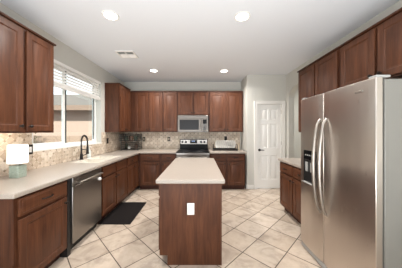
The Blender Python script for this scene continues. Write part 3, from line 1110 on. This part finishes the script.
loops = []
z = 0.0
for k in range(6):
    loops += [rsq(0.047, 0.010, z), rsq(0.050, 0.012, z + 0.005), rsq(0.050, 0.012, z + 0.015), rsq(0.047, 0.010, z + 0.0202)]
    z += 0.0204
loops += [rsq(0.035, 0.010, z + 0.003)]
loft(MB(), loops).build('base', M['sage'], t)
MB().lathe([(0.012, 0.126), (0.012, 0.145), (0.015, 0.146), (0.015, 0.19)], axis='z', seg=14).build('neck', M['steel_bright'], t)
MB().lathe([(0.081, 0.152), (0.0815, 0.156), (0.079, 0.332), (0.078, 0.336)], axis='z', seg=40).build('lamp_shade', M['shade'], t)
MB().lathe([(0.0815, 0.146), (0.0820, 0.147), (0.0820, 0.1505), (0.0815, 0.1515)], axis='z', seg=40).build('shade_rim', M['white_plastic'], t)
lamp_l = bpy.data.lights.new('lamp_glow', 'POINT')
lamp_l.energy = 1.2
lamp_l.color = (1, 0.88, 0.72)
lamp_l.shadow_soft_size = 0.05
lo = bpy.data.objects.new('lamp_glow', lamp_l)
lo.parent = t
lo.location = (0, 0, 0.40)
C.objects.link(lo)

# ------------------------------------------------------------------ dish rack with plates, canister, wire rack
RKX, RKY = 0.325, 4.40
t = thing('dish_rack', 'dark dish drying rack full of white plates right of the range', 'dish rack', (RKX, RKY, CT1), 0)
RWd, RDp = 0.61, 0.26
b = MB()
b.box(0, RWd, 0, RDp, 0.004, 0.010)
for (x0, x1, y0, y1) in ((0, 0.008, 0, RDp), (RWd - 0.008, RWd, 0, RDp), (0.008, RWd - 0.008, 0, 0.008), (0.008, RWd - 0.008, RDp - 0.008, RDp)):
    b.box(x0, x1, y0, y1, 0.010, 0.040)
b.build('tray', M['bronze'], t)
b = MB()
for x in (0.012, RWd - 0.012):
    b.tube([(x, 0.015, 0.0405), (x, 0.015, 0.13), (x, 0.05, 0.15), (x, RDp - 0.05, 0.15), (x, RDp - 0.015, 0.13), (x, RDp - 0.015, 0.0405)], 0.006, 8)
for y in (0.06, RDp - 0.06):
    b.tube([(0.012, y, 0.048), (RWd - 0.012, y, 0.048)], 0.004, 6)
b.build('wire_frame', M['black'], t)
for k, x in enumerate((0.03, RWd - 0.03)):
    for y in (0.03, RDp - 0.03):
        MB().lathe([(0.01, 0.0), (0.01, 0.0038)], (x, y, 0), 'z', 8).build('foot', M['black'], t)


def plate_mesh():
    prof = [(0.0, 0.0), (0.060, 0.0), (0.075, 0.006), (0.100, 0.016), (0.1005, 0.019), (0.073, 0.0095), (0.058, 0.004), (0.0, 0.004)]
    b = MB()
    seg = 28
    rings = []
    for (r, h_) in prof:
        if r == 0:
            rings.append([b.bm.verts.new((h_, 0, 0))])
        else:
            rings.append([b.bm.verts.new((h_, r * math.cos(2 * PI * k / seg), r * math.sin(2 * PI * k / seg))) for k in range(seg)])
    for r0, r1 in zip(rings, rings[1:]):
        for k in range(seg):
            if len(r0) == 1:
                b.bm.faces.new((r0[0], r1[k], r1[(k + 1) % seg]))
            elif len(r1) == 1:
                b.bm.faces.new((r0[k], r0[(k + 1) % seg], r1[0]))
            else:
                b.bm.faces.new((r0[k], r0[(k + 1) % seg], r1[(k + 1) % seg], r1[k]))
    return b


NP = 10
proto = None
for k in range(NP):
    if proto is None:
        o = proto = plate_mesh().build('plate', M['porcelain'])
    else:
        o = proto.copy()
        C.objects.link(o)
    o.location = (RKX + 0.095 + k * 0.047, RKY + RDp / 2, CT1 + 0.155)
    o.rotation_euler = (0, 0, -0.62)
    tag(o, 'white plate standing upright in the row of plates in the dish rack', 'plate', 'white plates in the dish rack')
t = thing('canister', 'small beige canister at the right end of the dish rack', 'canister', (0.985, 4.60, CT1), 0)
MB().lathe([(0.030, 0.0), (0.034, 0.006), (0.034, 0.135), (0.031, 0.14)], axis='z', seg=20).build('body', M['beige_stone'], t)
MB().lathe([(0.035, 0.1405), (0.035, 0.156), (0.010, 0.160), (0.010, 0.168), (0.004, 0.170)], axis='z', seg=20).build('lid', M['beige_stone'], t)

# two tier wire rack in the corner
WX, WY = -2.01, 4.44
t = thing('wire_rack', 'black two tier wire rack in the back left corner of the counter', 'rack', (WX, WY, CT1), 0)
ww, wd = 0.48, 0.26


def tier(z, inset, hgt):
    b = MB()
    x0, x1, y0, y1 = inset, ww - inset * 0.2, 0.0, wd
    for zz in (z, z + hgt):
        b.tube([(x0, y0, zz), (x1, y0, zz), (x1, y1, zz), (x0, y1, zz)], 0.006, 6, closed=True)
    for zz in (z + hgt * 0.35, z + hgt * 0.68):
        b.tube([(x0, y0, zz), (x1, y0, zz), (x1, y1, zz), (x0, y1, zz)], 0.0035, 5, closed=True)
    n = 14
    for k in range(n + 1):
        x = x0 + (x1 - x0) * k / n
        b.tube([(x, y0, z + hgt), (x, y0, z), (x, y1, z), (x, y1, z + hgt)], 0.003, 5)
    for k in range(1, 6):
        y = y0 + (y1 - y0) * k / 6
        b.tube([(x0, y, z + hgt), (x0, y, z), (x1, y, z), (x1, y, z + hgt)], 0.003, 5)
    return b


tier(0.03, 0.045, 0.17).build('lower_basket', M['black'], t)
tier(0.24, 0.0, 0.17).build('upper_basket', M['black'], t)
for (x, y) in ((0.05, 0.0), (ww - 0.012, 0.0), (0.05, wd), (ww - 0.012, wd)):
    MB().tube([(x, y, 0.0), (x, y, 0.42)], 0.007, 8).build('post', M['black'], t)
jar_n = 0
for (x, y, zt, r, h_, mm, lab) in (
        (0.12, 0.15, 0.036, 0.035, 0.14, 'green_glass', 'dark green jar at the left of the lower rack tier'),
        (0.37, 0.15, 0.036, 0.040, 0.13, 'amber', 'brown jar at the right of the lower rack tier'),
        (0.11, 0.15, 0.246, 0.045, 0.12, 'green_glass', 'dark green jar at the left of the upper rack tier'),
        (0.24, 0.15, 0.246, 0.045, 0.13, 'amber', 'brown jar in the middle of the upper rack tier'),
        (0.36, 0.15, 0.246, 0.042, 0.12, 'green_glass', 'dark green jar at the right of the upper rack tier')):
    t = thing('jar', lab, 'jar', (WX + x, WY + y, CT1 + zt), 0, 'jars in the wire rack')
    MB().lathe([(r * 0.9, 0.0), (r, 0.006), (r, h_ * 0.8), (r * 0.75, h_ * 0.88)], axis='z', seg=18).build('body', M[mm], t)
    MB().lathe([(r * 0.8, h_ * 0.885), (r * 0.8, h_)], axis='z', seg=18).build('lid', M['black'], t)
t = thing('cup', 'small white cup on the lower tier of the black wire rack', 'cup', (WX + 0.225, WY + 0.05, CT1 + 0.036), 0)
MB().lathe([(0.022, 0.0), (0.030, 0.01), (0.036, 0.065), (0.033, 0.065), (0.027, 0.014)], axis='z', seg=18).build('body', M['porcelain'], t)
MB().tube([(0.033, 0, 0.052), (0.052, 0, 0.048), (0.054, 0, 0.028), (0.031, 0, 0.018)], 0.004, 6).build('handle', M['porcelain'], t)

# ------------------------------------------------------------------ floor mat
o = MB().box(-1.515, -1.03, 2.64, 3.45, 0.0, 0.015).build('floor_mat', M['mat_rubber'], bevel=0.011, segs=2)
tag(o, 'black cushioned kitchen mat on the tile floor in front of the sink', 'floor mat')

# ------------------------------------------------------------------ ceiling fixtures
ROWS = ((-1.045, 2.09, 'recessed ceiling light nearest the air vent, above the dishwasher aisle'),
        (0.50, 2.11, 'recessed ceiling light over the near end of the island, toward the refrigerator'),
        (-1.03, 3.98, 'recessed ceiling light at the back wall, toward the window side'),
        (0.54, 4.00, 'recessed ceiling light at the back wall, toward the pantry door'))
proto = None
for (x, y, lab) in ROWS:
    if proto is None:
        t = proto = thing('ceiling_light', lab, 'ceiling light', (x, y, ZC - 0.001), 0, 'recessed ceiling lights')
        b = MB()
        seg = 32
        rings = []
        for (r, z) in ((0.095, 0.0), (0.093, -0.006), (0.074, -0.009), (0.070, -0.002), (0.070, 0.0)):
            rings.append([b.bm.verts.new((r * math.cos(2 * PI * k / seg), r * math.sin(2 * PI * k / seg), z)) for k in range(seg)])
        for r0, r1 in zip(rings, rings[1:]):
            for k in range(seg):
                b.bm.faces.new((r0[k], r0[(k + 1) % seg], r1[(k + 1) % seg], r1[k]))
        b.build('trim_ring', M['trim'], t)
        MB().lathe([(0.069, -0.001), (0.069, -0.004), (0.05, -0.007), (0.01, -0.008)], axis='z', seg=32).build('lens', M['lens'], t)
        d = bpy.data.lights.new('downlight', 'AREA')
        d.shape = 'DISK'
        d.size = 0.13
        d.spread = math.radians(152)
        d.energy = DOWNLIGHT_W
        d.color = (1.0, 0.955, 0.905)
        lo = bpy.data.objects.new('downlight', d)
        lo.parent = t
        lo.location = (0, 0, -0.014)
        C.objects.link(lo)
    else:
        t = copy_tree(proto)
        t.location = (x, y, ZC - 0.001)
        t['label'] = lab
        if y > 3:
            for ch in t.children:
                if ch.type == 'LIGHT':
                    ch.data = ch.data.copy()
                    ch.data.energy = DOWNLIGHT_W * 1.2

t = thing('air_vent', 'square white ceiling air vent near the top of the window wall', 'air vent', (-1.435, 3.0, ZC - 0.001), 0)
VW, VD = 0.31, 0.28
b = MB()
for (x0, x1, y0, y1) in ((0, VW, 0, 0.025), (0, VW, VD - 0.025, VD), (0, 0.025, 0.025, VD - 0.025), (VW - 0.025, VW, 0.025, VD - 0.025), (VW / 2 - 0.008, VW / 2 + 0.008, 0.025, VD - 0.025), (0.025, VW - 0.025, VD / 2 - 0.008, VD / 2 + 0.008)):
    b.box(x0, x1, y0, y1, -0.012, 0.0)
b.build('vent_frame', M['trim'], t, bevel=0.002)
MB().box(0.025, VW - 0.025, 0.025, VD - 0.025, -0.0015, -0.0003).build('duct_opening', M['vent_dark'], t)
b = MB()
for k in range(4):
    y = 0.030 + k * 0.027
    b.prism([(0.026, y + 0.008, -0.002), (0.026, y, -0.012), (0.026, y + 0.0015, -0.012), (0.026, y + 0.0095, -0.002)], (VW - 0.052, 0, 0))
for k in range(5):
    y = 0.157 + k * 0.02
    b.prism([(0.026, y, -0.002), (0.026, y + 0.016, -0.012), (0.026, y + 0.0175, -0.012), (0.026, y + 0.0015, -0.002)], (VW - 0.052, 0, 0))
b.build('louvres', M['trim'], t)

# ------------------------------------------------------------------ window blind
t = thing('window_blind', 'white slatted blind drawn half way up above the sink window', 'blind', (XL, WY0 + 0.01, 0), 0)
BL = WW - 0.02
MB().box(-0.045, 0.006, 0, BL, 2.375, 2.418).build('headrail', M['blind'], t, bevel=0.003)
b = MB()
for k in range(6):
    z = 2.345 - k * 0.047
    b.prism([(-0.040, 0.005, z + 0.0205), (-0.012, 0.005, z - 0.0215), (-0.0095, 0.005, z - 0.0205), (-0.0375, 0.005, z + 0.0215)], (0, BL - 0.01, 0))
b.build('slats', M['blind'], t)
b = MB()
for k in range(8):
    b.box(-0.046, 0.0, 0.005, BL - 0.005, 2.058 + k * 0.0045, 2.061 + k * 0.0045)
b.build('stacked_slats', M['blind'], t)
MB().box(-0.046, 0.0, 0.005, BL - 0.005, 2.036, 2.056).build('bottom_rail', M['blind'], t, bevel=0.003)
b = MB()
for y in (0.18, BL / 2, BL - 0.18):
    b.tube([(-0.024, y, 2.05), (-0.024, y, 2.38)], 0.0015, 5)
b.build('ladder_cord', M['blind'], t)

# ------------------------------------------------------------------ outside the sink window
struct(MB().box(-30, XL - 0.17, -6, 30, -0.25, -0.12).build('ground_outside', M['gravel']))
t = thing('neighbour_house', 'pale stucco house with low tiled roof seen through the sink window', 'house', (-7.2, 9.0, -0.12), 0)
MB().box(-6, 3.9, 0, 5, 0, 2.72).build('wall', M['stucco'], t)
b = MB()
b.prism([(-6.4, -0.55, 2.62), (-6.4, 2.5, 3.75), (-6.4, 5.55, 2.62), (-6.4, 5.55, 2.73), (-6.4, 2.5, 3.87), (-6.4, -0.55, 2.73)], (10.7, 0, 0))
b.build('roof', M['roof_tile'], t, smooth=False)
MB().box(-6.4, 4.3, -0.60, -0.552, 2.50, 2.74).build('fascia', M['fascia'], t)
o = MB().box(-14, -3.2, 6.6, 6.8, -0.12, 1.22).build('garden_wall', M['block'], bevel=0.01)
tag(o, 'low tan block wall outside the sink window', 'garden wall')
t = thing('shrub', 'dry brownish shrub outside behind the sliding half of the sink window', 'shrub', (-6.0, 5.4, -0.12), 0)
b = MB()
rs = random.Random(3)
for k in range(9):
    a, l = rs.uniform(0, 2 * PI), rs.uniform(0.3, 0.65)
    b.tube([(0, 0, 0), (0.4 * l * math.cos(a), 0.4 * l * math.sin(a), 0.8), (l * math.cos(a), l * math.sin(a), rs.uniform(1.3, 2.0))], [0.03, 0.018, 0.006], 5)
b.build('stems', M['twig'], t)
b = MB()
for k in range(1500):
    a, r_, z = rs.uniform(0, 2 * PI), 0.8 * math.sqrt(rs.random()), rs.uniform(0.5, 2.15)
    r_ *= math.sqrt(max(0.05, 1 - ((z - 1.3) / 0.95) ** 2))
    c_ = Vector((r_ * math.cos(a), r_ * math.sin(a), z))
    u = Vector((rs.uniform(-1, 1), rs.uniform(-1, 1), rs.uniform(-1, 1))).normalized()
    v_ = u.orthogonal().normalized()
    s = rs.uniform(0.03, 0.06)
    q = [b.bm.verts.new(c_ + u * s), b.bm.verts.new(c_ + v_ * s * 0.45), b.bm.verts.new(c_ - u * s), b.bm.verts.new(c_ - v_ * s * 0.45)]
    b.bm.faces.new(q)
b.build('foliage', M['leaf'], t, smooth=False)
